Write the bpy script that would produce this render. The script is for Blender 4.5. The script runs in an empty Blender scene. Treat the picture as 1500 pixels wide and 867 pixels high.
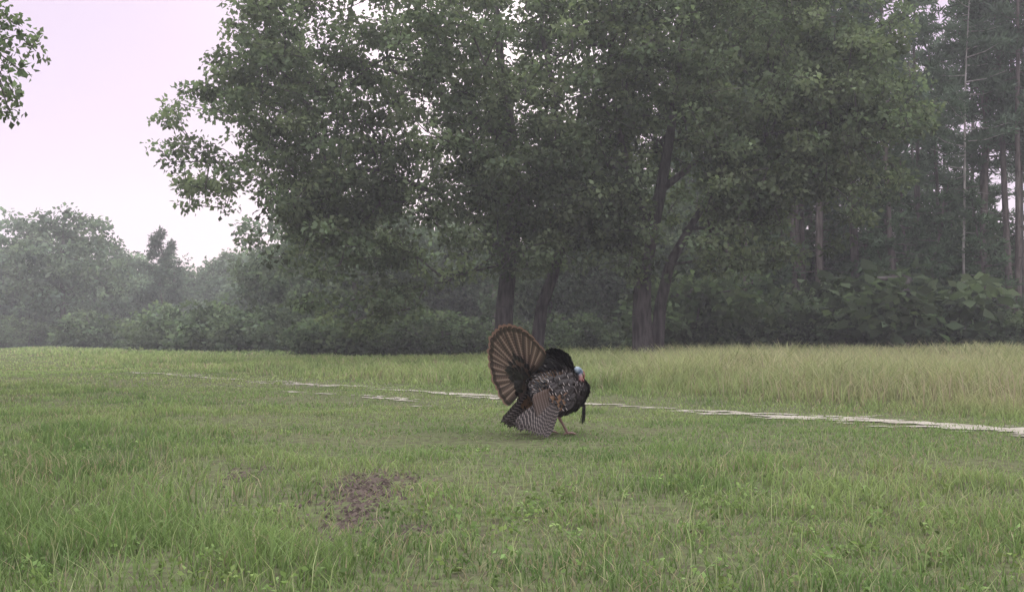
import bpy, math, numpy as np
from mathutils import Vector
R = np.random.default_rng(11)
sc = bpy.context.scene
sc.view_settings.view_transform='Standard'; sc.view_settings.look='None'; sc.view_settings.exposure=0

# ------------------------------------------------------------ helpers
def hash2(i,j,s=0):
    v=np.sin(i*127.1+j*311.7+s*74.7)*43758.5453
    return v-np.floor(v)
def vn(x,y,s=0):
    x=np.asarray(x,float);y=np.asarray(y,float)
    i=np.floor(x);j=np.floor(y);fx=x-i;fy=y-j
    fx=fx*fx*(3-2*fx);fy=fy*fy*(3-2*fy)
    a=hash2(i,j,s);b=hash2(i+1,j,s);c=hash2(i,j+1,s);d=hash2(i+1,j+1,s)
    return (a*(1-fx)+b*fx)*(1-fy)+(c*(1-fx)+d*fx)*fy
def sm(a,b,x): 
    t=np.clip((np.asarray(x,float)-a)/(b-a),0,1); return t*t*(3-2*t)
def H(x,y):
    return .05*(vn(x*.45,y*.45,1)-.5)+.02*(vn(x*1.9,y*1.9,2)-.5)+.25*(vn(x*.06,y*.06,3)-.5)*sm(14,45,np.hypot(x,y))

def mk(name, V, F, mats, col=None, uv=None, mi=None, smooth=False, parent=None):
    V=np.ascontiguousarray(V,dtype=np.float32); F=np.ascontiguousarray(F,dtype=np.int32)
    k=F.shape[1]; me=bpy.data.meshes.new(name)
    me.vertices.add(len(V)); me.vertices.foreach_set("co",V.ravel())
    me.loops.add(F.size); me.loops.foreach_set("vertex_index",F.ravel())
    me.polygons.add(len(F)); me.polygons.foreach_set("loop_start",np.arange(0,F.size,k,dtype=np.int32))
    if not isinstance(mats,(list,tuple)): mats=[mats]
    for m in mats: me.materials.append(m)
    if mi is not None: me.polygons.foreach_set("material_index",np.asarray(mi,dtype=np.int32))
    me.update(calc_edges=True)
    if smooth: me.polygons.foreach_set("use_smooth",np.ones(len(F),dtype=bool))
    if col is not None:
        a=me.color_attributes.new("Col",'FLOAT_COLOR','POINT')
        c=np.ones((len(V),4),dtype=np.float32); c[:,:3]=col; a.data.foreach_set("color",c.ravel())
    if uv is not None:
        u=me.uv_layers.new(name="UVMap"); u.data.foreach_set("uv",np.asarray(uv,dtype=np.float32)[F.ravel()].ravel())
    ob=bpy.data.objects.new(name,me); sc.collection.objects.link(ob)
    if parent: ob.parent=parent
    return ob
def empty(name,loc=(0,0,0)):
    e=bpy.data.objects.new(name,None); e.location=loc; e.empty_display_size=.3; sc.collection.objects.link(e); return e

class NT:
    def __init__(s,mat): 
        s.m=mat; mat.use_nodes=True; s.t=mat.node_tree; s.t.nodes.clear()
    def n(s,typ,**kw):
        nd=s.t.nodes.new(typ)
        for k,v in kw.items(): setattr(nd,k,v)
        return nd
    def l(s,a,b): s.t.links.new(a,b)
    def math(s,op,a,b=None,c=None):
        nd=s.t.nodes.new('ShaderNodeMath'); nd.operation=op
        for i,v in enumerate((a,b,c)):
            if v is None: continue
            if isinstance(v,(int,float)): nd.inputs[i].default_value=v
            else: s.l(v,nd.inputs[i])
        return nd.outputs[0]
    def mix(s,f,a,b,bt='MIX'):
        nd=s.t.nodes.new('ShaderNodeMix'); nd.data_type='RGBA'; nd.blend_type=bt
        for i,v in ((0,f),(6,a),(7,b)):
            if isinstance(v,(int,float)): nd.inputs[i].default_value=v
            elif isinstance(v,tuple): nd.inputs[i].default_value=(*v,1)
            else: s.l(v,nd.inputs[i])
        return nd.outputs[2]

def foliage_mat(name, trans=.4, tint=(1.25,1.35,.7)):
    m=bpy.data.materials.new(name); t=NT(m)
    at=t.n('ShaderNodeAttribute',attribute_name='Col')
    p=t.n('ShaderNodeBsdfDiffuse')
    tr=t.n('ShaderNodeBsdfTranslucent')
    t.l(at.outputs['Color'],p.inputs['Color'])
    c=t.mix(1.0,at.outputs['Color'],tint,'MULTIPLY'); t.l(c,tr.inputs['Color'])
    ms=t.n('ShaderNodeMixShader'); ms.inputs[0].default_value=trans
    t.l(p.outputs[0],ms.inputs[1]); t.l(tr.outputs[0],ms.inputs[2])
    o=t.n('ShaderNodeOutputMaterial'); t.l(ms.outputs[0],o.inputs[0]); return m
def bark_mat(name,c1,c2,sc_=6):
    m=bpy.data.materials.new(name); t=NT(m)
    g=t.n('ShaderNodeTexCoord'); mp=t.n('ShaderNodeMapping'); mp.inputs['Scale'].default_value=(sc_,sc_,sc_*.22)
    t.l(g.outputs['Object'],mp.inputs[0])
    no=t.n('ShaderNodeTexNoise'); no.inputs['Scale'].default_value=1.5; no.inputs['Detail'].default_value=5
    t.l(mp.outputs[0],no.inputs['Vector'])
    r=t.n('ShaderNodeMapRange'); r.inputs[1].default_value=.35; r.inputs[2].default_value=.65; t.l(no.outputs[0],r.inputs[0])
    col=t.mix(r.outputs[0],c1,c2)
    p=t.n('ShaderNodeBsdfDiffuse')
    t.l(col,p.inputs['Color'])
    b=t.n('ShaderNodeBump'); b.inputs['Strength'].default_value=.7; b.inputs['Distance'].default_value=.05; t.l(no.outputs[0],b.inputs['Height']); t.l(b.outputs[0],p.inputs['Normal'])
    o=t.n('ShaderNodeOutputMaterial'); t.l(p.outputs[0],o.inputs[0]); return m

M_leaf=foliage_mat('oak_leaves',.45,(1.15,1.25,.9)); M_needle=foliage_mat('pine_needles',.35,(1.15,1.25,.95)); M_grass=foliage_mat('grass_blades',.4,(1.1,1.15,.85))
M_bark=bark_mat('oak_bark',(.045,.038,.040),(.11,.097,.096)); M_pbark=bark_mat('pine_bark',(.06,.050,.048),(.145,.122,.115),5)
M_pale=bark_mat('pale_bark',(.15,.14,.13),(.32,.30,.28),5)

# ------------------------------------------------------------ tree tools
def tubes(P0,P1,r0,r1,n):
    d=P1-P0; L=np.linalg.norm(d,axis=1,keepdims=True)+1e-9; d=d/L
    ref=np.where(np.abs(d[:,2:3])>.8,np.array([[1.,0,0]]),np.array([[0,0,1.]]))
    a=np.cross(d,ref); a/=np.linalg.norm(a,axis=1,keepdims=True)+1e-9; b=np.cross(d,a)
    th=np.arange(n)*2*np.pi/n
    ring=a[:,None,:]*np.cos(th)[None,:,None]+b[:,None,:]*np.sin(th)[None,:,None]
    A=P0[:,None,:]+ring*r0[:,None,None]; B=P1[:,None,:]+ring*r1[:,None,None]
    V=np.concatenate([A,B],axis=1).reshape(-1,3)
    k=np.arange(n); k2=(k+1)%n
    f=np.stack([k,k2,k2+n,k+n],axis=1)
    F=(f[None]+ (np.arange(len(P0))*2*n)[:,None,None]).reshape(-1,4)
    return V,F
def grow(stems,targets,tip=.012,seg=.7,jit=.10,zpen=.35,plen=.15):
    N=len(targets)*14+500
    pos=np.zeros((N,3)); par=-np.ones(N,int); rad=np.zeros(N); pl=np.zeros(N); n=0
    for st in stems:
        prev=-1
        for (x,y,z,r) in st:
            pos[n]=(x,y,z); rad[n]=r; par[n]=prev; prev=n; n+=1
    ns=n
    for t in targets:
        d=np.linalg.norm(pos[:n]-t,axis=1)
        cost=d+plen*pl[:n]+zpen*np.maximum(0,pos[:n,2]-t[2])+ (pos[:n,2]<1.2)*3
        k=int(np.argmin(cost)); dd=d[k]
        if dd<.15: continue
        m=max(1,int(dd/seg)); prev=k; a=pos[k].copy()
        off=R.normal(0,1,3)*jit*dd; off[2]=abs(off[2])*.8
        for q in range(1,m+1):
            if n>=N-2: break
            s=q/m; p=a+(t-a)*s+off*math.sin(math.pi*s)+R.normal(0,.035,3)*(s<1)
            pos[n]=p; par[n]=prev; pl[n]=pl[prev]+dd/m; prev=n; n+=1
    ar=np.zeros(n); ch=np.zeros(n,int)
    for i in range(n-1,ns-1,-1):
        if ch[i]==0: ar[i]+=tip*tip
        ar[par[i]]+=ar[i]*.92; ch[par[i]]+=1
    rad[ns:n]=np.sqrt(ar[ns:n])
    return pos[:n],par[:n],rad[:n],ns
def wood(pos,par,rad,ns,minr=0,sides=12):
    i=np.arange(len(pos)); e=i[par>=0]
    Vs=[];Fs=[];o=0
    c=rad[e]; p=rad[par[e]]
    p=np.where(e>=ns,np.minimum(p,c*1.35+.008),p)
    for lo,hi,n in ((.12,9,sides),(.04,.12,6),(minr,.04,4)):
        s=(c>=lo)&(c<hi)
        if s.sum()==0: continue
        V,F=tubes(pos[par[e[s]]],pos[e[s]],p[s],c[s],n); Vs.append(V);Fs.append(F+o);o+=len(V)
    return np.concatenate(Vs),np.concatenate(Fs)
def unit(a): return a/(np.linalg.norm(a,axis=-1,keepdims=True)+1e-9)
def leaves(cent,per,spread,size,base,var=.3,up=.6,droop=.3):
    n=len(cent)*per
    c=np.repeat(cent,per,axis=0)
    g=R.normal(0,1,(n,3)); g=unit(g)*(R.random((n,1))**.5)*np.array(spread)
    P=c+g
    d=unit(unit(g)*.7+R.normal(0,.7,(n,3))+np.array([0,0,-droop]))
    nr=unit(R.normal(0,.75,(n,3))+np.array([0,0,up]))
    s=unit(np.cross(d,nr)); nr=np.cross(s,d)
    L=size*(.65+.7*R.random((n,1))); W=L*(.27+.12*R.random((n,1)))
    v0=P; v1=P+d*L*.5+s*W+nr*L*.07; v2=P+d*L-nr*L*.12; v3=P+d*L*.5-s*W+nr*L*.07
    V=np.stack([v0,v1,v2,v3],axis=1).reshape(-1,3)
    F=np.arange(n*4).reshape(-1,4)
    cf=np.repeat(1+var*R.normal(0,1,(len(cent),1)),per,axis=0)
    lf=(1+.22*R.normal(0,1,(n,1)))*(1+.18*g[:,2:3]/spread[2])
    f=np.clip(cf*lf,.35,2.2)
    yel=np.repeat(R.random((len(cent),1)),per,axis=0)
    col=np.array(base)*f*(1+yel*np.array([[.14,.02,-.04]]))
    return V,F,np.repeat(col,4,axis=0)
def needles(cent,per,size,base,var=.25,dirs=None):
    n=len(cent)*per; c=np.repeat(cent,per,axis=0)
    d=unit(R.normal(0,1,(n,3))+np.array([0,0,.35])+(0 if dirs is None else np.repeat(dirs,per,axis=0)*.6))
    s=unit(np.cross(d,R.normal(0,1,(n,3))))
    L=size*(.6+.6*R.random((n,1))); W=L*.11
    c=c+R.normal(0,size*.18,(n,3))
    V=np.stack([c-s*W*.4,c+d*L*.55+s*W,c+d*L,c+d*L*.55-s*W],axis=1).reshape(-1,3)
    f=np.repeat(1+var*R.normal(0,1,(len(cent),1)),per,axis=0)*(1+.15*R.normal(0,1,(n,1)))
    return V,np.arange(n*4).reshape(-1,4),np.repeat(np.array(base)*np.clip(f,.4,2),4,axis=0)
def noise3(p,f,s=0):
    return (vn(p[:,0]*f+p[:,2]*f*.37,p[:,1]*f+p[:,2]*f*.9,s)+vn(p[:,0]*f*1.1-p[:,1]*f*.3+7,p[:,2]*f,s+5))*.5
def crown_targets(ells,n,gate=.47,freq=.45,rej=None,seed=0,shell=1.2):
    out=[]; w=np.array([e[3]*e[4]*e[5] for e in ells])**.8; w/=w.sum()
    while len(out)<n:
        k=R.choice(len(ells),p=w); e=ells[k]
        u=R.normal(0,1,3); u/=np.linalg.norm(u); r=R.random()**(1/3/shell)
        p=np.array(e[:3])+u*r*np.array(e[3:])
        if noise3(p[None],freq,seed)[0]<gate-.10*R.random(): continue
        if rej and rej(p): continue
        out.append(p)
    return np.array(out)
def make_tree(name,stems,tg,per,spread,size,base,var=.3,minr=0.0,bark=None,tip=.012,leafmat=None,parent=None,extra=True):
    base0=np.array(stems[0][0][:3])
    order=np.argsort(np.linalg.norm((tg-np.array(stems[0][len(stems[0])//2][:3])),axis=1))
    pos,par,rad,ns=grow(stems,tg[order],tip)
    V1,F1=wood(pos,par,rad,ns,minr)
    c=tg
    if extra:
        thin=np.where((rad<.03)&(np.arange(len(rad))>=ns))[0]
        c=np.concatenate([tg,pos[R.choice(thin,len(thin)//4)]])
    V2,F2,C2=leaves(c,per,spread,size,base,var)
    V=np.concatenate([V1,V2]); F=np.concatenate([F1,F2+len(V1)])
    C=np.concatenate([np.ones((len(V1),3))*.08,C2])
    mi=np.concatenate([np.zeros(len(F1)),np.ones(len(F2))])
    return mk(name,V-base0,F,[bark or M_bark,leafmat or M_leaf],col=C,mi=mi,parent=parent),base0

FX=1608.
def X(px,d): return (px-750)/FX*d
def Z(py,d): return .8+(494-py)/FX*d

# ------------------------------------------------------------ oaks
oak=(.098,.130,.080)
dA=36
stA=[[(X(738,dA),dA,-.1,.46),(X(737,dA),dA,.4,.33),(X(739,dA),dA,1.8,.28),(X(746,dA),dA+.1,3.3,.26),(X(757,dA),dA+.2,5.0,.24),(X(752,dA),dA+.3,7,.20),(X(735,dA),dA+.2,9.5,.16),(X(725,dA),dA,12,.11),(X(722,dA),dA,14.5,.05)],
     [(X(785,dA),dA+.8,-.1,.30),(X(787,dA),dA+.8,.5,.23),(X(795,dA),dA+.8,1.9,.20),(X(812,dA),dA+.8,2.9,.18),(X(822,dA),dA+.9,3.8,.16),(X(842,dA),dA+1,5.5,.14),(X(850,dA),dA+1.2,8,.10),(X(870,dA),dA+1.2,11,.06)],
     [(X(746,dA),dA+.1,3.3,.15),(X(700,dA),dA-.3,4.6,.12),(X(640,dA),dA-.4,5.5,.09),(X(560,dA),dA-.6,6.2,.07),(X(470,dA),dA-.8,6.4,.05)],
     [(X(757,dA),dA+.2,5.0,.17),(X(800,dA),dA,6.4,.14),(X(815,dA),dA-.5,8.5,.11),(X(790,dA),dA-.6,11,.07)],
     [(X(752,dA),dA+.3,7,.14),(X(690,dA),dA+.3,8.3,.11),(X(610,dA),dA,9.3,.08),(X(500,dA),dA,10.2,.05)]]
ellA=[(-1.8,36,9.6,7.6,6.5,7.2),(-7.2,35.5,7.0,4.2,4,3.3),(-4.9,34.6,3.9,3.6,3.2,3.1),(1.6,35.2,8.6,4.5,5,5.5),(-5.5,36,11.6,4.2,4,3.2),(.4,33.8,4.4,4.2,2.2,2.1)]
rejA=lambda p: (p[2]<2.5 and p[0]>-2.8) or (p[0]>-2.6 and p[2]<4.2 and R.random()<.45) or p[2]<.9 or (p[2]>12.5 and R.random()<.6)
tA=crown_targets(ellA,1800,.48,.45,rejA,3)
obA,b=make_tree('oak_tree',stA,tA,42,(.52,.52,.29),.175,oak,.28); obA.location=b

dB=35.5
stB=[[(X(942,dB),dB,-.1,.50),(X(942,dB),dB,.35,.36),(X(940,dB),dB,1.5,.31),(X(942,dB),dB,2.9,.27),(X(955,dB),dB,4.2,.23),(X(970,dB),dB+.2,5.6,.19),(X(985,dB),dB+.2,7.5,.15),(X(1000,dB),dB+.2,10,.10),(X(1005,dB),dB,13,.05)],
     [(X(962,dB),dB+.4,-.1,.32),(X(964,dB),dB+.4,.4,.24),(X(970,dB),dB+.4,1.9,.19),(X(984,dB),dB+.4,3.2,.165),(X(1015,dB),dB+.6,4.4,.13),(X(1060,dB),dB+.6,6,.10),(X(1110,dB),dB+.6,8,.08),(X(1150,dB),dB,10,.05)],
     [(X(955,dB),dB,4.2,.15),(X(925,dB),dB-.6,5.6,.12),(X(900,dB),dB-1,7.6,.09),(X(890,dB),dB-1,10,.06)],
     [(X(970,dB),dB+.2,5.6,.13),(X(1040,dB),dB-.6,6.8,.09),(X(1120,dB),dB-1,7.2,.07),(X(1200,dB),dB-1,7.6,.04)]]
ellB=[(6.0,36,9.4,6.0,6,6.2),(9.6,35.8,7.9,3.9,4,3.6),(5.8,33.8,4.6,5.4,2.6,2.5),(9,36,11.5,4,4,3.4)]
rejB=lambda p: p[2]<2.6 or (p[2]<4.0 and p[0]<6 and R.random()<.5) or (p[2]>12.5 and R.random()<.6)
tB=crown_targets(ellB,1600,.465,.45,rejB,8)
obB,b=make_tree('oak_tree',stB,tB,41,(.52,.52,.29),.175,oak,.28); obB.location=b

stC=[[(-10.65,14.6,-.1,.26),(-10.65,14.6,.5,.19),(-10.45,14.5,2.2,.16),(-10.05,14.3,3.8,.12),(-9.65,14.2,5.4,.08),(-9.45,14,6.8,.04)],
     [(-10.45,14.5,2.2,.10),(-9.25,14.2,3.6,.07),(-8.05,14.0,4.6,.05),(-7.05,13.9,4.9,.03)]]
tC=crown_targets([(-9.75,14,5.2,3.0,3,2.3),(-7.5,14,4.35,1.5,1.3,1.0)],420,.44,.8,lambda p:p[2]<3.0,5)
obC,b=make_tree('oak_tree',stC,tC,30,(.22,.22,.15),.09,oak,.25,tip=.007); obC.location=b

# ------------------------------------------------------------ background tree prototypes
def hard_proto(h,w,seed,base,n=210,size=.34,per=28,low=.12):
    st=[[(0,0,-.2,.26),(0.05,0,h*.2,.19),(.1,.1,h*.45,.14),(-.1,0,h*.7,.09),(0,0,h*.92,.03)]]
    e=[(0,0,h*.58,w*.5,w*.5,h*.40),(w*.2,0,h*.42,w*.36,w*.4,h*.26),(-w*.2,.3,h*.45,w*.36,w*.4,h*.28)]
    t=crown_targets(e,n,.47,.5,lambda p:p[2]<h*low,seed)
    ob,_=make_tree('p',st,t,per,(.7,.7,.42),size,base,.28,minr=.02,extra=False); return ob.data,ob
def shrub_proto(w,h,seed,base,n=60,size=.19,per=34):
    st=[[(0,0,-.1,.05),(0,0,h*.3,.03),(.1,0,h*.6,.02)]]
    t=crown_targets([(0,0,h*.45,w*.5,w*.45,h*.5),(w*.22,0,h*.35,w*.3,w*.3,h*.35),(-w*.25,.1,h*.3,w*.3,w*.3,h*.4)],n,.45,.9,lambda p:p[2]<.12,seed)
    ob,_=make_tree('p',st,t,per,(.38,.38,.27),size,base,.3,minr=.02,extra=False); return ob.data,ob
def pine_proto(h,seed,base=(.076,.106,.074),frac=.45,r=.16,nb=44,bark=None,spread=2.6,size=.42):
    nodes=[(0,0,-.2,r*1.3)]
    bx,by=R.normal(0,.5,2); wx=R.normal(0,.10,9)
    for k in range(1,9): 
        s=k/8; nodes.append((bx*s*s+wx[k],by*s*s,h*s,r*(1-.75*s)))
    N=np.array(nodes); P0=[];P1=[];r0=[];r1=[];tc=[];td=[]
    for k in range(nb):
        s=frac+(1-frac)*(k/nb)+R.normal(0,.01); s=min(s,.99); L=spread*(1.05-(s-frac)/(1-frac))**.7*(.6+.5*R.random())
        a=R.random()*6.283; z=h*s; o=np.array([bx*s*s,by*s*s,z]); d=np.array([math.cos(a),math.sin(a),.12+.25*s*R.random()-.15])
        m=o+d*L*.5; e=o+d*L+np.array([0,0,.12*L]); P0+= [o,m];P1+=[m,e];r0+=[.035,.022];r1+=[.022,.010]
        for q in range(int(5+L*2.6)):
            f=.25+.8*R.random(); tc.append(o+(e-o)*f+R.normal(0,.28*L*.35,3)*np.array([1,1,.55])); td.append(d)
    for k in range(12):
        s=.10+R.random()*(frac-.05); a=R.random()*6.283; o=np.array([bx*s*s,by*s*s,h*s]); L=.4+R.random()*1.4
        P0.append(o);P1.append(o+np.array([math.cos(a),math.sin(a),.1-.5*R.random()])*L); r0.append(.022); r1.append(.007)
    V0,F0=tubes(N[:-1,:3],N[1:,:3],N[:-1,3],N[1:,3],8)
    Va,Fa=tubes(np.array(P0),np.array(P1),np.array(r0),np.array(r1),4)
    V1=np.concatenate([V0,Va]);F1=np.concatenate([F0,Fa+len(V0)])
    V2,F2,C2=needles(np.array(tc),12,size,base,.25,np.array(td))
    ob=mk('p',np.concatenate([V1,V2]),np.concatenate([F1,F2+len(V1)]),[bark or M_pbark,M_needle],col=np.concatenate([np.ones((len(V1),3))*.1,C2]),mi=np.concatenate([np.zeros(len(F1)),np.ones(len(F2))]))
    return ob.data,ob
protos=[]
HW=[];HF=[];SH=[];SF=[];PI=[]
for k,(h,w) in enumerate(((10,9),(9,8),(11,8.5))):
    d,o=hard_proto(h,w,20+k,(.076,.104,.072)); HW.append((d,h)); protos.append(o)
    d,o=hard_proto(h,w,25+k,(.094,.126,.100)); HF.append((d,h)); protos.append(o)  # far copy: lighter, greyer leaf colour with distance haze painted in
for k,(w,h) in enumerate(((3.4,2.2),(3.0,2.6),(2.6,1.7))):
    d,o=shrub_proto(w,h,30+k,(.062,.086,.052)); SH.append((d,h)); protos.append(o)
    d,o=shrub_proto(w,h,35+k,(.082,.112,.074)); SF.append((d,h)); protos.append(o)  # far shrubs: same shape range, aerial haze mixed into a paler leaf colour
for k in range(5): d,o=pine_proto(19+k,40+k,frac=.30+.08*k,r=.12+.015*k); PI.append((d,19+k)); protos.append(o)
dS,o=pine_proto(9,50,frac=.15,r=.1,nb=50,spread=2.0,size=.36,base=(.075,.108,.068)); SP=(dS,9); protos.append(o)
dS,o=pine_proto(9,51,frac=.15,r=.1,nb=50,spread=2.0,size=.36,base=(.088,.108,.094)); SPF=(dS,9); protos.append(o)  # far pine: needle colour greyed to imitate haze over distance
dW,o=pine_proto(19,52,frac=.5,r=.075,nb=24,bark=M_pale); PW=(dW,19); protos.append(o)
for o in protos: bpy.data.objects.remove(o)
def put(pr,x,y,h,name,parent=None,wx=1.0):
    d,h0=pr; o=bpy.data.objects.new(name,d); sc.collection.objects.link(o); s=h/h0
    o.scale=(s*wx,s*wx,s); o.location=(x,y,float(H(x,y))-.05); o.rotation_euler=(R.normal(0,.015),R.normal(0,.015),R.random()*6.28)
    if parent: o.parent=parent
    return o
I3=lambda: int(R.integers(3))
put(HF[0],X(92,88),88,11.3,'broadleaf_tree',wx=1.05)
put(SPF,X(238,84),84,9.2,'pine_tree',wx=1.1)
put(SPF,X(262,88),88,8.6,'pine_tree',wx=1.1)
far=empty('distant_treeline',(0,0,0))
for px,top,d in ((-170,290,96),(-90,300,100),(-20,300,104),(30,318,110),(150,350,106),(185,372,104),(215,365,116),(290,385,112),(330,368,108),(375,362,104),(420,372,100),(470,360,98),(530,350,100),(590,345,98),(-240,280,100),(60,330,118),(345,380,125),(255,392,122),(440,350,112)):
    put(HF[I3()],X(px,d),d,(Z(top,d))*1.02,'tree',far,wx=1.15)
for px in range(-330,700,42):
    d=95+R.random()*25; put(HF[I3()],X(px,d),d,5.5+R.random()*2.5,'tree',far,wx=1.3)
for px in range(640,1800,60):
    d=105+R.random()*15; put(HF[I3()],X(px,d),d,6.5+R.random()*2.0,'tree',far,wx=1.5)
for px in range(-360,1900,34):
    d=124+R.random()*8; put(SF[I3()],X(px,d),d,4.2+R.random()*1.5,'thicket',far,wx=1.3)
mid=empty('forest_background',(0,0,0))
for px in range(440,1120,36):
    d=54+R.random()*24; put(HW[I3()],X(px+R.normal(0,10),d),d,(6.6+R.random()*3.2)*(1+.30*sm(750,1100,px)),'tree',mid,wx=1.0)
for k in range(26):
    px=640+R.random()*460; d=62+R.random()*30; put(PI[int(R.integers(5))],X(px,d),d,(11+R.random()*5)*(1+.2*sm(750,1000,px)),'pine',mid)
stand=empty('pine_stand',(0,0,0))
for k in range(56):
    d=48+R.random()**1.2*32; px=1030+R.random()*720
    put(PI[int(R.integers(5))],X(px,d),d,17+R.random()*7,'pine',stand)
for px,d in ((1075,49),(1118,50),(1200,48),(1203,55),(1255,52),(1310,47),(1345,55),(1440,49),(1490,47),(1150,53),(1550,50)):
    put(PI[int(R.integers(5))],X(px,d),d,20+R.random()*4,'pine_tree')
put(PW,X(1412,46),46,17,'pine_tree')
for k in range(22):
    px=1040+R.random()*600; d=46+R.random()*12; put(SP,X(px,d),d,3.5+R.random()*6,'sapling',stand,wx=1.2)
for k in range(18):
    px=1010+k*38+R.normal(0,12); d=50+R.random()*22; put(HW[I3()],X(px,d),d,4+R.random()*6,'understory_tree',stand,wx=.8)
und=empty('undergrowth_shrubs',(0,0,0))
for px in range(-60,1700,26):
    base=62 if px<450 else (43 if px>1000 else 46)
    if px<250: base=82
    for q in range(2):
        if R.random()<(.05 if px<450 else .22): continue
        d=base+R.random()*12; hh=2.4 if px<450 else 1.7
        if px>1000: hh*=.5+R.random()*1.4
        put((SF if px<450 else SH)[I3()],X(px+R.normal(0,14),d),d,hh*(.4+R.random()*.9),'shrub',und,wx=1.0+.4*R.random())
for px,d,h in ((318,60,2.9),(350,58,2.6),(395,59,2.5),(430,57,2.7),(130,74,2.4),(168,74,2.2)):
    put(SF[I3()],X(px,d),d,h,'shrub',None,wx=1.25)
P=np.array([[X(1086,45),45,1.75],[X(1096,45),45,1.7],[X(1112,45),45.4,1.45],[X(1135,46.5),46.5,.1]])
V,F=tubes(P[:-1],P[1:],np.array([.04,.06,.06]),np.array([.06,.06,.07]),8); mk('fallen_log',V,F,M_pale)

# ------------------------------------------------------------ ground
def axis(parts): return np.unique(np.round(np.concatenate(parts),4))
gx=axis([np.linspace(-300,-60,13),np.linspace(-60,-14,47),np.linspace(-14,14,187),np.linspace(14,60,47),np.linspace(60,300,13)])
gy=axis([np.linspace(-80,0,17),np.linspace(0,22,148),np.linspace(22,60,39),np.linspace(60,400,30)])
GX,GY=np.meshgrid(gx,gy); GZ=H(GX,GY); nx,ny=len(gx),len(gy)
idx=np.arange(nx*ny).reshape(ny,nx)
F=np.stack([idx[:-1,:-1],idx[:-1,1:],idx[1:,1:],idx[1:,:-1]],axis=-1).reshape(-1,4)
m=bpy.data.materials.new('field_soil'); t=NT(m); g=t.n('ShaderNodeTexCoord')
n1=t.n('ShaderNodeTexNoise'); n1.inputs['Scale'].default_value=.6; n1.inputs['Detail'].default_value=4; t.l(g.outputs['Object'],n1.inputs['Vector'])
n2=t.n('ShaderNodeTexNoise'); n2.inputs['Scale'].default_value=14; n2.inputs['Detail'].default_value=4; t.l(g.outputs['Object'],n2.inputs['Vector'])
c=t.mix(n1.outputs[0],(.070,.092,.042),(.115,.115,.065)); rr=t.n('ShaderNodeMapRange'); rr.inputs[1].default_value=.4; rr.inputs[2].default_value=.62; t.l(n2.outputs[0],rr.inputs[0])
f2=t.math('MULTIPLY',rr.outputs[0],.7); c=t.mix(f2,c,(.055,.044,.036))
p=t.n('ShaderNodeBsdfDiffuse'); t.l(c,p.inputs['Color'])
bp=t.n('ShaderNodeBump'); bp.inputs['Distance'].default_value=.03; t.l(n2.outputs[0],bp.inputs['Height']); t.l(bp.outputs[0],p.inputs['Normal'])
o=t.n('ShaderNodeOutputMaterial'); t.l(p.outputs[0],o.inputs[0])
mk('ground',np.stack([GX,GY,GZ],axis=-1).reshape(-1,3),F,m,smooth=True)

ry=np.array([-20,5,9.32,14.9,21.8,33,49,65,120]); rx=np.array([29,7.95,4.35,-.19,-6.1,-14.5,-24,-32,-55.])
def rs(x,y): return (x-np.interp(y,ry,rx))*.766
def sandval(x,y):
    s=rs(x,y); t_=y
    n=vn(t_*1.3+s*.5,s*2.2,21)*.36+vn(t_*5.2+s*2,s*5,22)*.36+vn(x*12,y*12,23)*.28
    a=np.exp(-(s/.36)**2)
    b=np.exp(-((s+1.55)/.28)**2)*(.80*sm(16.8,15.6,y)*sm(12.6,13.6,y))
    return np.maximum(a,b)*(.84-.12*sm(18,24,y)-.6*sm(24,28,y)+.02*sm(17,13,y))+ (n-.5)*2.3
def sand(x,y): return (sandval(x,y)>.80)&(np.abs(rs(x,y)+.75)<1.5)
cs=.06; tt=np.arange(4,30,cs); ss=np.arange(-2.3,1.0,cs)
TY,SS=np.meshgrid(tt,ss,indexing='ij'); TX=np.interp(TY,ry,rx)+SS/.766
vx=TX+R.normal(0,.016,TX.shape); vy=TY+R.normal(0,.016,TX.shape); vz=H(vx,vy)+.010
ii=np.arange(TX.size).reshape(TX.shape); cxm=(TX[:-1,:-1]+TX[1:,1:])/2; cym=(TY[:-1,:-1]+TY[1:,1:])/2
keep=sand(cxm,cym); F=np.stack([ii[:-1,:-1],ii[:-1,1:],ii[1:,1:],ii[1:,:-1]],axis=-1)[keep]
V=np.stack([vx,vy,vz],axis=-1).reshape(-1,3); used,inv=np.unique(F.ravel(),return_inverse=True)
m=bpy.data.materials.new('pale_sand'); t=NT(m); g=t.n('ShaderNodeTexCoord')
n2=t.n('ShaderNodeTexNoise'); n2.inputs['Scale'].default_value=5; n2.inputs['Detail'].default_value=6; t.l(g.outputs['Object'],n2.inputs['Vector'])
c=t.mix(n2.outputs[0],(.14,.125,.10),(.37,.335,.30)); p=t.n('ShaderNodeBsdfDiffuse'); t.l(c,p.inputs['Color'])
o=t.n('ShaderNodeOutputMaterial'); t.l(p.outputs[0],o.inputs[0])
mk('sandy_track',V[used],inv.reshape(-1,4),m,smooth=True)

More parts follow.
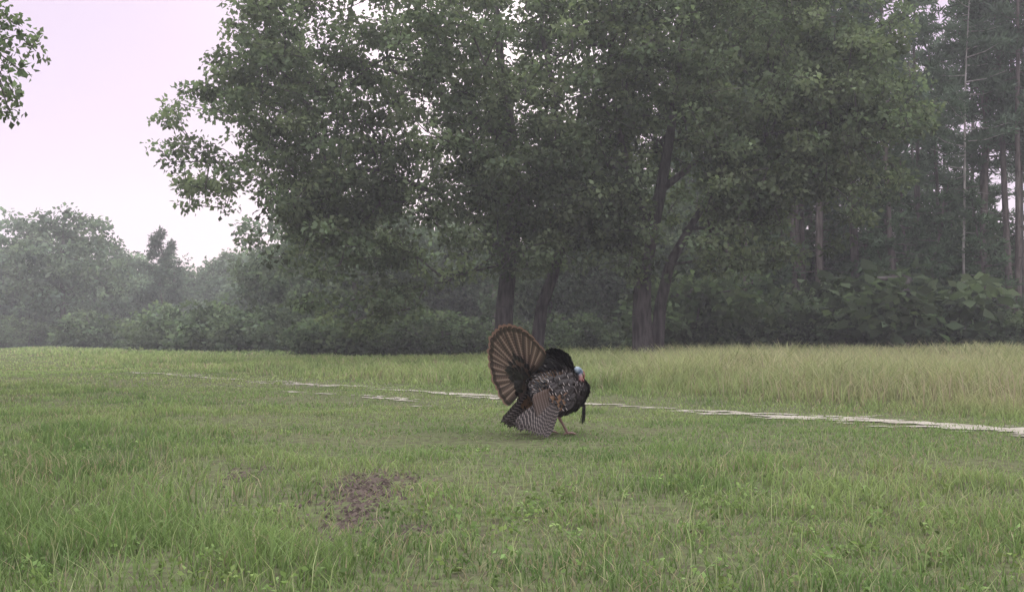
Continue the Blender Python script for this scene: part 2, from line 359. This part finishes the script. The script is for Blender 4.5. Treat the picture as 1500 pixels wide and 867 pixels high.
# bare earth scrapes : low crumbs of dark soil between thinned grass
BP=[(-.76,5.85,.17,.46,1.),(-.70,5.0,.08,.45,.8),(-1.55,6.4,.10,.25,.6),(-.4,4.5,.07,.2,.6)]
def bare(x,y,g=1.):
    v=0
    for (a,b,c,d,e) in BP: v=np.maximum(v,e*np.exp(-(((x-a)/(c*g))**2+((y-b+(g-1)*d*.6)/(d*g))**2)))
    return v
n=5200; bx_=R.uniform(-2,0,n*6); by_=R.uniform(3.9,7.4,n*6); kk=R.random(n*6)<bare(bx_,by_,1.15)**1.3; bx_,by_=bx_[kk][:n],by_[kk][:n]; n=len(bx_)
rr_=.006+.014*R.random(n)**2; cz=H(bx_,by_)
pts=np.array([[1,0,0],[.3,.95,0],[-.8,.6,0],[-.8,-.6,0],[.3,-.95,0]]); 
V=np.zeros((n,6,3)); an=R.random(n)*6.28
for q in range(5):
    px_=pts[q,0]*np.cos(an)-pts[q,1]*np.sin(an); py_=pts[q,0]*np.sin(an)+pts[q,1]*np.cos(an)
    V[:,q,0]=bx_+px_*rr_*1.3*(.7+.6*R.random(n)); V[:,q,1]=by_+py_*rr_*1.3*(.7+.6*R.random(n)); V[:,q,2]=cz-.004
V[:,5]=np.stack([bx_,by_,cz+rr_*.7],1)
f=np.array([[0,1,5],[1,2,5],[2,3,5],[3,4,5],[4,0,5]]); F=(f[None]+(np.arange(n)*6)[:,None,None]).reshape(-1,3)
M_e=bpy.data.materials.new('dark_earth'); t=NT(M_e); at=t.n('ShaderNodeAttribute',attribute_name='Col'); p=t.n('ShaderNodeBsdfDiffuse'); t.l(at.outputs['Color'],p.inputs['Color']); o=t.n('ShaderNodeOutputMaterial'); t.l(p.outputs[0],o.inputs[0])
C=np.repeat(np.array([.052,.040,.036])*(.5+1.2*R.random((n,1))),6,axis=0)
mk('bare_earth_patch',V.reshape(-1,3),F,M_e,col=C)

# ------------------------------------------------------------ grass
def gheight(x,y):
    s=rs(x,y); d=np.hypot(x,y)
    h=.062+.025*sm(7.5,4,d)
    h=h*(.5+1.0*vn(x*.8,y*.8,31))*(.45+1.1*vn(x*3.2,y*3.2,32))
    h=np.where((x<-2)&(d<9),h*(1+.6*sm(-1.5,-3.2,x)),h)
    h=np.where(np.abs(s+.7)<2.6,h*.0+ .028+.03*vn(x*2,y*2,33),h)
    rt=sm(.6,3.4,s)*(.09+.25*sm(-5,5,x))*(.5+1.0*vn(x*.7,y*.7,34))
    h=h+rt*sm(6,12,y)
    tk=np.exp(-((x-.0)**2/1.2+(y-8.7)**2/1.5)); h=h*(1-.5*tk)
    return h*(1-.7*bare(x,y,1.6))
Vs=[];Fs=[];Cs=[];off=0
def blades(x,y,h,w,col,lean=.45):
    global off
    n=len(x); th=R.random(n)*6.283; fx,fy=np.cos(th),np.sin(th)
    la=R.random(n)*6.283; ll=h*lean*(.2+R.random(n)*1.2)
    lx,ly=np.cos(la)*ll,np.sin(la)*ll; z=H(x,y)-.01
    q=lambda u,wd,zz: np.stack([x+lx*u+fx*wd,y+ly*u+fy*wd,z+zz],axis=1)
    V=np.stack([q(0,-w/2,0*h),q(0,w/2,0*h),q(.28,-w*.42,h*.55),q(.28,w*.42,h*.55),q(1,0*w,h*(1-.15*lean))],axis=1).reshape(-1,3)
    f=np.array([[0,1,3],[0,3,2],[2,3,4]]); F=(f[None]+(np.arange(n)*5)[:,None,None]).reshape(-1,3)
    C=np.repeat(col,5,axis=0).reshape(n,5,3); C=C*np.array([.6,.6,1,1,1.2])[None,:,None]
    Vs.append(V);Fs.append(F+off);Cs.append(C.reshape(-1,3));off+=len(V)
def gcolor(x,y,n):
    s=rs(x,y)
    gr=np.array([.138,.205,.076]); yl=np.array([.238,.280,.124]); tn=np.array([.33,.285,.195]); dk=np.array([.072,.122,.046])
    a=vn(x*.35,y*.35,41)*.6+vn(x*1.3,y*1.3,42)*.4
    f=np.clip(sm(.3,.75,a)*.6+.40*sm(8,20,y)+.15*R.normal(0,1,n),0,1)[:,None]
    c=gr*(1-f)+yl*f
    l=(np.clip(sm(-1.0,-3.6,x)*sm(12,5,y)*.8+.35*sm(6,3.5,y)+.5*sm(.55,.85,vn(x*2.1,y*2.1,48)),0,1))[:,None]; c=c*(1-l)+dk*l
    tf=(sm(.8,3,s)*sm(-3,6,x)*.5*(.5+R.random(n))*(.4+1.0*vn(x*.3,y*.5,47)))[:,None]; tf=np.clip(tf,0,1); c=c*(1-tf)+tn*tf
    dead=(R.random(n)<.05+.14*sm(.5,.8,vn(x*.9,y*.9,45))+.35*bare(x,y,1.3))[:,None]; c=np.where(dead,tn*.8,c)
    return c*(.65+.7*R.random((n,1)))
for (d0,d1,den,w) in ((1.8,5,2100,.0048),(5,8,1350,.0056),(8,12,850,.0075),(12,18,400,.011),(18,28,160,.019),(28,45,65,.035),(45,80,16,.07)):
    area=.5*1.3*(d1*d1-d0*d0)+3*(d1-d0); n=int(area*den)
    d=np.sqrt(d0*d0+R.random(n)*(d1*d1-d0*d0)); x=(R.random(n)*2-1)*(.65*d+1.2); y=d
    k=~(sand(x,y)&(R.random(n)<.68)); k&=~(R.random(n)<bare(x,y,1.1)*.93); k&=~(R.random(n)<.65*sm(.55,.8,vn(x*1.6,y*1.6,51)))
    x,y=x[k],y[k]; n=len(x)
    h=gheight(x,y)*(.5+.9*R.random(n))
    if d0>=18: h=h*1.15
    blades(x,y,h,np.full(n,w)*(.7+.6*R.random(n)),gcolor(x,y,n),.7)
n=20000; y=9+R.random(n)**.8*36; x=(R.random(n)*2-1)*.7*y; s=rs(x,y); k=(s>1.6)&(R.random(n)<.25+.75*sm(-4,5,x)); x,y=x[k],y[k]; n=len(x)
blades(x,y,(.26+.32*R.random(n))*(.45+.55*sm(-4,6,x)),.004+.0005*y,np.array([.31,.26,.19])*(.7+.5*R.random((n,1))),.35)
n=2600; y=3+R.random(n)*7; x=(R.random(n)*2-1)*.7*y; k=(rs(x,y)<-2.4)&(bare(x,y,1.8)<.15)&(np.hypot(x,y-8.6)>1.3); x,y=x[k],y[k]; n=len(x)
blades(x,y,.10+.10*R.random(n),np.full(n,.0035),np.array([.29,.32,.17])*(.7+.5*R.random((n,1))),.6)
mk('grass',np.concatenate(Vs),np.concatenate(Fs),M_grass,col=np.concatenate(Cs))
n=340; y=3+R.random(n)*6; x=(R.random(n)*2-1)*.62*y; k=(vn(x*.7,y*.7,61)>.5)&(rs(x,y)<-2.5)&(bare(x,y,1.5)<.2); x,y=x[k],y[k]
c=np.stack([x,y,H(x,y)+.03],axis=1); V,F,C=leaves(c,18,(.06,.06,.03),.024,(.13,.19,.075),.2,.8,0.); mk('broadleaf_weeds',V,F,M_grass,col=C)

#=== TURKEY
PS=math.radians(35); Hd=np.array([math.cos(PS),math.sin(PS),0]); Rt=np.array([math.sin(PS),-math.cos(PS),0]); Up=np.array([0,0,1.])
TD=9.1; T0=np.array([X(800,TD),TD,float(H(X(800,TD),TD))])
def L(f,s,z): return T0+Hd*f+Rt*s+Up*z
def Lw(v): return Hd*v[0]+Rt*v[1]+Up*v[2]
def feather_mat(name,kind):
    m=bpy.data.materials.new(name); t=NT(m); uv=t.n('ShaderNodeUVMap'); sp=t.n('ShaderNodeSeparateXYZ'); t.l(uv.outputs[0],sp.inputs[0]); u,v=sp.outputs[0],sp.outputs[1]
    at=t.n('ShaderNodeAttribute',attribute_name='Col'); au=t.math('ABSOLUTE',t.math('SUBTRACT',u,.5))
    no=t.n('ShaderNodeTexNoise'); no.inputs['Scale'].default_value=60; tc=t.n('ShaderNodeTexCoord'); t.l(tc.outputs['Object'],no.inputs['Vector'])
    nz=t.math('MULTIPLY',no.outputs[0],1.5)
    gt=lambda a,b: t.math('GREATER_THAN',a,b)
    if kind=='tail':
        bars=gt(t.math('SINE',t.math('ADD',t.math('MULTIPLY',v,120.),t.math('MULTIPLY',nz,2.))),.2)
        c=t.mix(bars,(.16,.11,.088),(.085,.056,.046))
        edge=t.n('ShaderNodeMapRange'); edge.inputs[1].default_value=.10; edge.inputs[2].default_value=.36; t.l(au,edge.inputs[0])
        c=t.mix(t.math('MULTIPLY',edge.outputs[0],.85),c,(.020,.015,.014))
        sh=t.math('LESS_THAN',au,.06); c=t.mix(t.math('MULTIPLY',sh,.7),c,(.32,.245,.20))
        c=t.mix(t.math('MULTIPLY',gt(v,.85),.8),c,(.022,.016,.015)); c=t.mix(gt(v,.95),c,(.25,.155,.12)); rough=.55
    elif kind=='wing':
        bars=gt(t.math('SINE',t.math('ADD',t.math('ADD',t.math('MULTIPLY',v,75.),nz),t.math('MULTIPLY',au,7.))),.35)
        c=t.mix(bars,(.020,.016,.016),(.145,.120,.115)); c=t.mix(t.math('LESS_THAN',au,.05),c,(.04,.032,.03))
        c=t.mix(t.math('MULTIPLY',at.outputs['Alpha'],.75),c,at.outputs['Color']); rough=.6
    else:
        c=at.outputs['Color']
        c=t.mix(gt(v,.70),c,(.010,.009,.010)); 
        w=t.math('MULTIPLY',gt(v,.87),at.outputs['Alpha']); c=t.mix(w,c,(.30,.26,.25))
        rough=.5
    p=t.n('ShaderNodeBsdfPrincipled'); p.inputs['Roughness'].default_value=rough; t.l(c,p.inputs['Base Color']); p.inputs['Specular IOR Level'].default_value=.3
    o=t.n('ShaderNodeOutputMaterial'); t.l(p.outputs[0],o.inputs[0]); return m
class Fe:
    def __init__(s): s.V=[];s.F=[];s.U=[];s.C=[];s.n=0
    def add(s,b,d,nr,Ln,W,bend=0.,camber=.12,seg=7,col=(.1,.1,.1),tipw=.9,base=.35,al=0.):
        d=d/np.linalg.norm(d); sd=np.cross(d,nr); sd/=np.linalg.norm(sd); nr=np.cross(sd,d)
        for i in range(seg+1):
            t_=i/seg; w=W*(base+(1-base)*min(1,t_/.55)); 
            if t_>.86: w*= math.sqrt(max(0.,1-((t_-.86)/.14)**2*tipw))
            c=b+d*Ln*t_+nr*bend*Ln*t_*t_
            for u in (-1,-.5,0,.5,1):
                zz=-(.05*Ln*abs(u)**2 if t_>.9 else 0)
                s.V.append(c+sd*w*.5*u-nr*camber*w*abs(u)+d*zz); s.U.append((u*.5+.5,t_)); s.C.append((*col,al))
        for i in range(seg):
            for j in range(4):
                a=s.n+i*5+j; s.F.append((a,a+1,a+6,a+5))
        s.n+=5*(seg+1)
    def make(s,name,mat,parent):
        ob=mk(name,np.array(s.V),np.array(s.F),mat,col=np.array(s.C)[:,:3],uv=np.array(s.U),smooth=True)
        c=np.array(s.C,dtype=np.float32); ob.data.color_attributes['Col'].data.foreach_set('color',c.ravel()); ob.parent=parent; return ob
Tk=empty('wild_turkey')
MT=feather_mat('tail_feather','tail'); MW=feather_mat('wing_feather','wing'); MB=feather_mat('body_feather','body')
ln=math.radians(20); U=np.array([-math.sin(ln)*Hd[0],-math.sin(ln)*Hd[1],math.cos(ln)]); Nf=np.cross(U,Rt); 
if np.dot(Nf,Hd)>0: Nf=-Nf
B0=L(0,0,0)+np.array([X(769,TD)-X(800,TD),-.02,.475])
fan=Fe(); nf=21
for k in range(nf):
    a=math.radians(-120+ (120+54)*k/(nf-1)); d=math.cos(a)*U+math.sin(a)*Rt
    fan.add(B0+d*.02+Nf*(.004*(k%2)-.0012*k),d,Nf+.10*math.cos(a)*Rt,.465*(1-.03*abs(a+.4))*(1+.010*R.normal()),.118,bend=.06,camber=.06,seg=16,base=.16,tipw=.55)
fan.make('tail_fan',MT,Tk)
cov=Fe()
for row,(r,n,w,cc) in enumerate(((.20,15,.055,(.085,.055,.042)),(.14,17,.05,(.04,.030,.028)),(.09,15,.045,(.02,.018,.018)))):
    for k in range(n):
        a=math.radians(-135+195*k/(n-1)+R.normal()*4); d=math.cos(a)*U+math.sin(a)*Rt+Nf*(.10+.16*row)
        cov.add(B0+Nf*(.01+.012*row),d,Nf,r*(1+.12*R.normal()),w,bend=-.05,col=cc,base=.4,al=.0)
cov.make('tail_coverts',MB,Tk)
def sm_(u): return np.clip(u*1.7,0,1)*(1-.25*np.clip((u-.7)/.3,0,1))
def bodyp(n):
    a,b_,c_=.275,.215,.26
    f=n[:,0]*a; s=n[:,1]*b_; z=n[:,2]*c_
    up=np.clip(n[:,2],0,1); fr=np.clip(n[:,0],0,1)
    f=f-np.clip(n[:,0]+.25,0,1.25)*sm_(up)*.13
    f=f+fr*np.clip(-n[:,2]+.1,0,1)*.02
    z=z+np.clip(-n[:,0],0,1)*np.clip(-n[:,2],0,1)*.07
    s=s*(1-.25*up)
    return np.stack([f+.13,s,z+.425],axis=1)
nu,nv=28,18; th=np.linspace(0,2*np.pi,nu,endpoint=False); ph=np.linspace(.02,np.pi-.02,nv)
PH,TH=np.meshgrid(ph,th,indexing='ij'); nn=np.stack([np.sin(PH)*np.cos(TH),np.sin(PH)*np.sin(TH),np.cos(PH)],-1).reshape(-1,3)
bp_=bodyp(nn); cen=np.array([.125,0,.425]); bp_=cen+(bp_-cen)*.95
W_=T0+bp_[:,0:1]*Hd+bp_[:,1:2]*Rt+bp_[:,2:3]*Up
ii=np.arange(nu*nv).reshape(nv,nu); F=np.stack([ii[:-1],np.roll(ii[:-1],-1,1),np.roll(ii[1:],-1,1),ii[1:]],-1).reshape(-1,4)
def plain(name,col,rough=.6,spec=.3,attr=False,k=.5):
    m=bpy.data.materials.new(name); t=NT(m); p=t.n('ShaderNodeBsdfPrincipled'); p.inputs['Roughness'].default_value=rough; p.inputs['Specular IOR Level'].default_value=spec
    no=t.n('ShaderNodeTexNoise'); no.inputs['Scale'].default_value=90; tc=t.n('ShaderNodeTexCoord'); t.l(tc.outputs['Object'],no.inputs['Vector'])
    if attr: src=t.n('ShaderNodeAttribute',attribute_name='Col').outputs['Color']
    else: src=t.mix(0.,(*col,),(*col,))
    c=t.mix(t.math('MULTIPLY',no.outputs[0],k),src,(.02,.015,.015)); t.l(c,p.inputs['Base Color']); o=t.n('ShaderNodeOutputMaterial'); t.l(p.outputs[0],o.inputs[0]); return m
MD=plain('turkey_down',(.022,.018,.018),.8)
mk('body',W_,F,MD,smooth=True,parent=Tk)
bf=Fe(); n=1250; k=np.arange(n)+.5; phi=np.arccos(1-2*k/n); the=np.pi*(1+5**.5)*k
nn=np.stack([np.sin(phi)*np.cos(the),np.sin(phi)*np.sin(the),np.cos(phi)],1); pp=bodyp(nn)
for i in range(n):
    q=nn[i]; p=pp[i]; nl=unit(np.array([q[0]/.285+.25*max(0,q[2])*(q[0]>0),q[1]/.215,q[2]/.255]))
    fl=np.array([-1,0.12*np.sign(q[1]),-.55 if q[2]<.4 else -.15]); fl=fl-nl*np.dot(fl,nl); fl=unit(fl)
    lift=.22+.35*(q[2]>.55)+.1*R.random()
    d=fl+nl*lift+R.normal(0,.07,3); nrl=nl-fl*lift; r=R.random()
    if q[0]>-.1 and q[2]<.6: cc=(.040,.030,.029); al=.9 if r<.7 else 0
    elif q[2]>.5: cc=(.020,.017,.018); al=0. if r<.85 else .3
    else: cc=(.065+.05*r,.042+.02*r,.028); al=.6 if r<.45 else 0
    Ln_=.058 if q[2]<.55 else .072
    bf.add(L(*(p-nl*.012)),Lw(d),Lw(nrl),Ln_*(.85+.4*R.random()),.046,bend=.05,camber=.12,seg=7,col=cc,al=al,base=.7)
bf.make('body_feathers',MB,Tk)
for sg,nm in ((1,'wing_near'),(-1,'wing_far')):
    wf=Fe(); sh=Fe(); npr=14; fo=0 if sg>0 else .17
    for k in range(npr):
        q=k/(npr-1)
        tipp=L(-.50+.33*q+fo, sg*(.17+.08*math.sin(q*2.2)), .10*(1-q)**1.6+.006)
        b_=L(-.12+.11*q+fo*.4,sg*(.215+.012*math.sin(q*3)),.345-.05*q)
        d=tipp-b_; wf.add(b_-d*.05,d,Rt*sg+Up*.05+Rt*.01*k,np.linalg.norm(d)*(1.02+.03*R.normal()),.050,bend=.05,camber=.10,seg=14,base=.5,tipw=.9)
    for k in range(10):
        q=k/9
        b_=L(-.03+.03*q,sg*(.235),.42-.10*q); tipp=L(-.30+.03*q+fo,sg*(.20+.02*q),.32-.14*q); d=tipp-b_
        wf.add(b_,d,Rt*sg,np.linalg.norm(d),.052,bend=.04,camber=.1,seg=10,base=.5,col=(.09,.055,.04),al=.8*(1-q*.5))
    wf.make(nm+'_quills',MW,Tk)
    for row in range(8):
        for k in range(8):
            q=k/7; r_=row/7
            b_=L(.10-.19*r_+.02*q,sg*(.195+.042*math.sin(3.14*min(1,.25+.6*q))),.51-.23*q-.03*r_)+R.normal(0,.006,3)
            d=-Hd*1.0-Up*(.45+.35*q)+Rt*sg*.06
            cop=(q>.45 and r_>.35)
            cc=(.15,.085,.05) if cop else (.028,.023,.023)
            sh.add(b_,d,Rt*sg+Up*.12,.070,.046,bend=.03,camber=.12,seg=7,col=cc,al=.95 if (not cop and R.random()<.7) else .1,base=.6)
    sh.make(nm+'_coverts',MB,Tk)
def loft(name,pts,mat,cols=None,n=12,sy=1.,parent=Tk):
    P=np.array([p[:3] for p in pts]); r=np.array([p[3] for p in pts]); V=[];C=[]
    for i in range(len(P)):
        t_=unit(P[min(i+1,len(P)-1)]-P[max(i-1,0)]); a=unit(np.cross(t_,Rt+.01*Up)); b_=unit(np.cross(t_,a))
        for j in range(n):
            an=2*np.pi*j/n; V.append(P[i]+a*math.cos(an)*r[i]+b_*math.sin(an)*r[i]*sy); C.append(cols[i] if cols else (.1,.1,.1))
    F=[(i*n+j,i*n+(j+1)%n,(i+1)*n+(j+1)%n,(i+1)*n+j) for i in range(len(P)-1) for j in range(n)]
    return mk(name,np.array(V),np.array(F),mat,col=np.array(C),smooth=True,parent=parent)
MS=plain('turkey_skin',(.3,.3,.3),.5,.4,True,.3)
red=(.26,.085,.075); blu=(.10,.145,.21); wht=(.22,.27,.33); pnk=(.30,.17,.16)
hs=.15; hf=-.065
def hp(f,z,r,s=hs): return (*L(f+hf,s,z),r)
loft('neck',[hp(.18,.38,.055,.07),hp(.24,.42,.050,.11),hp(.285,.462,.040),hp(.292,.492,.030),hp(.282,.515,.027)],MS,[red,red,red,pnk,blu])
loft('head',[hp(.245,.540,.004),hp(.250,.541,.020),hp(.262,.541,.030),hp(.280,.537,.033),hp(.300,.528,.029),hp(.317,.518,.021),hp(.328,.511,.012),hp(.331,.509,.003)],MS,[wht,wht,wht,blu,blu,blu,pnk,pnk],sy=.8)
loft('beak',[hp(.322,.514,.013),hp(.340,.505,.009),hp(.352,.494,.005),hp(.355,.487,.001)],MS,[(.30,.24,.18)]*4)
loft('snood',[hp(.312,.533,.006),hp(.330,.531,.008),hp(.343,.512,.009),hp(.346,.485,.009),hp(.343,.470,.004)],MS,[red]*5)
for k,(f,z,r) in enumerate(((.305,.470,.018),(.318,.455,.017),(.300,.448,.019),(.322,.435,.014),(.308,.430,.016))):
    loft('caruncle_%d'%(k+1),[hp(f,z+r,.002,hs+.01),hp(f,z+r*.7,r*.7,hs+.01),hp(f,z,r,hs+.01),hp(f,z-r*.7,r*.7,hs+.01),hp(f,z-r,.002,hs+.01)],MS,[red]*5,8)
for k,s_ in enumerate((hs+.024,hs-.024)): loft('eye_%d'%(k+1),[hp(.292,.543,.001,s_),hp(.292,.540,.005,s_),hp(.292,.536,.005,s_),hp(.292,.533,.001,s_)],MS,[(.01,.01,.01)]*4,6)
Vb=[];Fb=[];o_=0
for k in range(22):
    j=R.normal(0,.005,3); p0=L(.335,.06,.29)+j*.5; p1=L(.350,.06,.235)+j; p2=L(.345,.06,.16)+j*1.3; p3=L(.325+R.normal()*.006,.06,.085+.02*R.random())+j*1.4
    A=np.array([p0,p1,p2,p3]); v,f=tubes(A[:-1],A[1:],np.array([.0032,.0032,.0026]),np.array([.0032,.0026,.001]),4); Vb.append(v);Fb.append(f+o_);o_+=len(v)
mk('beard',np.concatenate(Vb),np.concatenate(Fb),MD,parent=Tk)
ML=plain('turkey_leg',(.22,.13,.115),.55)
for nm,fo,s_ in (('leg_near',.0,.085),('leg_far',-.07,-.075)):
    loft(nm+'_thigh',[(*L(.12+fo,s_,.30),.07),(*L(.10+fo,s_,.23),.06),(*L(.08+fo,s_,.185),.038),(*L(.065+fo,s_,.155),.014)],MD)
    foot=L(.155+fo,s_,.018); foot[2]=float(H(foot[0],foot[1]))+.022
    loft(nm+'_shank',[(*L(.068+fo,s_,.18),.012),(*L(.068+fo,s_,.15),.013),(*(L(.075+fo,s_,.145)*.5+foot*.5),.0095),(*foot,.011)],ML,n=8)
    for k,(an,lt) in enumerate(((-.55,.075),(0,.09),(.55,.075),(3.14,.035))):
        d=Hd*math.cos(an)+Rt*math.sin(an)
        loft('%s_toe_%d'%(nm,k+1),[(*foot,.009),(*(foot+d*lt*.5+Up*.002),.0075),(*(foot+d*lt*.85-Up*.006),.006),(*(foot+d*lt-Up*.014),.002)],ML,n=6)

# ------------------------------------------------------------ haze, light, sky, camera
bpy.ops.mesh.primitive_cube_add(size=1,location=(0,90,14)); hz=bpy.context.object; hz.name='morning_haze'; hz.scale=(340,300,32)
m=bpy.data.materials.new('haze'); m.use_nodes=True; nt=m.node_tree; nt.nodes.clear()
vs=nt.nodes.new('ShaderNodeVolumeScatter'); vs.inputs['Color'].default_value=(.96,.94,1,1); vs.inputs['Density'].default_value=.00135; vs.inputs['Anisotropy'].default_value=.2
o=nt.nodes.new('ShaderNodeOutputMaterial'); nt.links.new(vs.outputs[0],o.inputs['Volume']); hz.data.materials.append(m)
SE=math.radians(21)
sun=bpy.data.lights.new('sun','SUN'); sun.energy=3.0; sun.angle=math.radians(12); sun.color=(1,.95,.9)
so=bpy.data.objects.new('sun',sun); so.rotation_euler=(-(math.pi/2-SE),0,0); sc.collection.objects.link(so)
w=bpy.data.worlds.new('World'); sc.world=w; w.use_nodes=True; nt=w.node_tree; nt.nodes.clear()
sky=nt.nodes.new('ShaderNodeTexSky'); sky.sky_type='NISHITA'; sky.sun_disc=False; sky.sun_elevation=SE; sky.sun_rotation=0; sky.dust_density=1
b1=nt.nodes.new('ShaderNodeBackground'); b1.inputs[1].default_value=.015; nt.links.new(sky.outputs[0],b1.inputs[0])
tc=nt.nodes.new('ShaderNodeTexCoord'); sx=nt.nodes.new('ShaderNodeSeparateXYZ'); nt.links.new(tc.outputs['Generated'],sx.inputs[0])
cr=nt.nodes.new('ShaderNodeValToRGB'); nt.links.new(sx.outputs[2],cr.inputs[0]); e=cr.color_ramp.elements
e[0].position=0; e[0].color=(.176,.138,.180,1); e[1].position=1; e[1].color=(1,1,1,1)
q=e.new(.3); q.color=(.172,.136,.182,1); q=e.new(.5); q.color=(.60,.59,.61,1)
b2=nt.nodes.new('ShaderNodeBackground'); nt.links.new(cr.outputs[0],b2.inputs[0]); b2.inputs[1].default_value=4.2
dp=nt.nodes.new('ShaderNodeVectorMath'); dp.operation='DOT_PRODUCT'; nt.links.new(tc.outputs['Generated'],dp.inputs[0]); dp.inputs[1].default_value=(0,math.cos(SE),math.sin(SE))
pw=nt.nodes.new('ShaderNodeMath'); pw.operation='POWER'; nt.links.new(dp.outputs['Value'],pw.inputs[0]); pw.inputs[1].default_value=90
b3=nt.nodes.new('ShaderNodeBackground'); b3.inputs[0].default_value=(1,.98,.95,1); nt.links.new(pw.outputs[0],b3.inputs[1])
ad=nt.nodes.new('ShaderNodeAddShader'); nt.links.new(b1.outputs[0],ad.inputs[0]); nt.links.new(b2.outputs[0],ad.inputs[1])
ad2=nt.nodes.new('ShaderNodeAddShader'); nt.links.new(ad.outputs[0],ad2.inputs[0]); nt.links.new(b3.outputs[0],ad2.inputs[1])
o=nt.nodes.new('ShaderNodeOutputWorld'); nt.links.new(ad2.outputs[0],o.inputs[0])
cam=bpy.data.cameras.new('camera'); cam.lens=18/math.tan(math.radians(25.0)); cam.sensor_width=36; cam.clip_end=2000; cam.clip_start=.05
co=bpy.data.objects.new('camera',cam); co.location=(0,0,.8); co.rotation_euler=(math.radians(90)+math.atan(61/FX),0,0); sc.collection.objects.link(co); sc.camera=co
print('done')
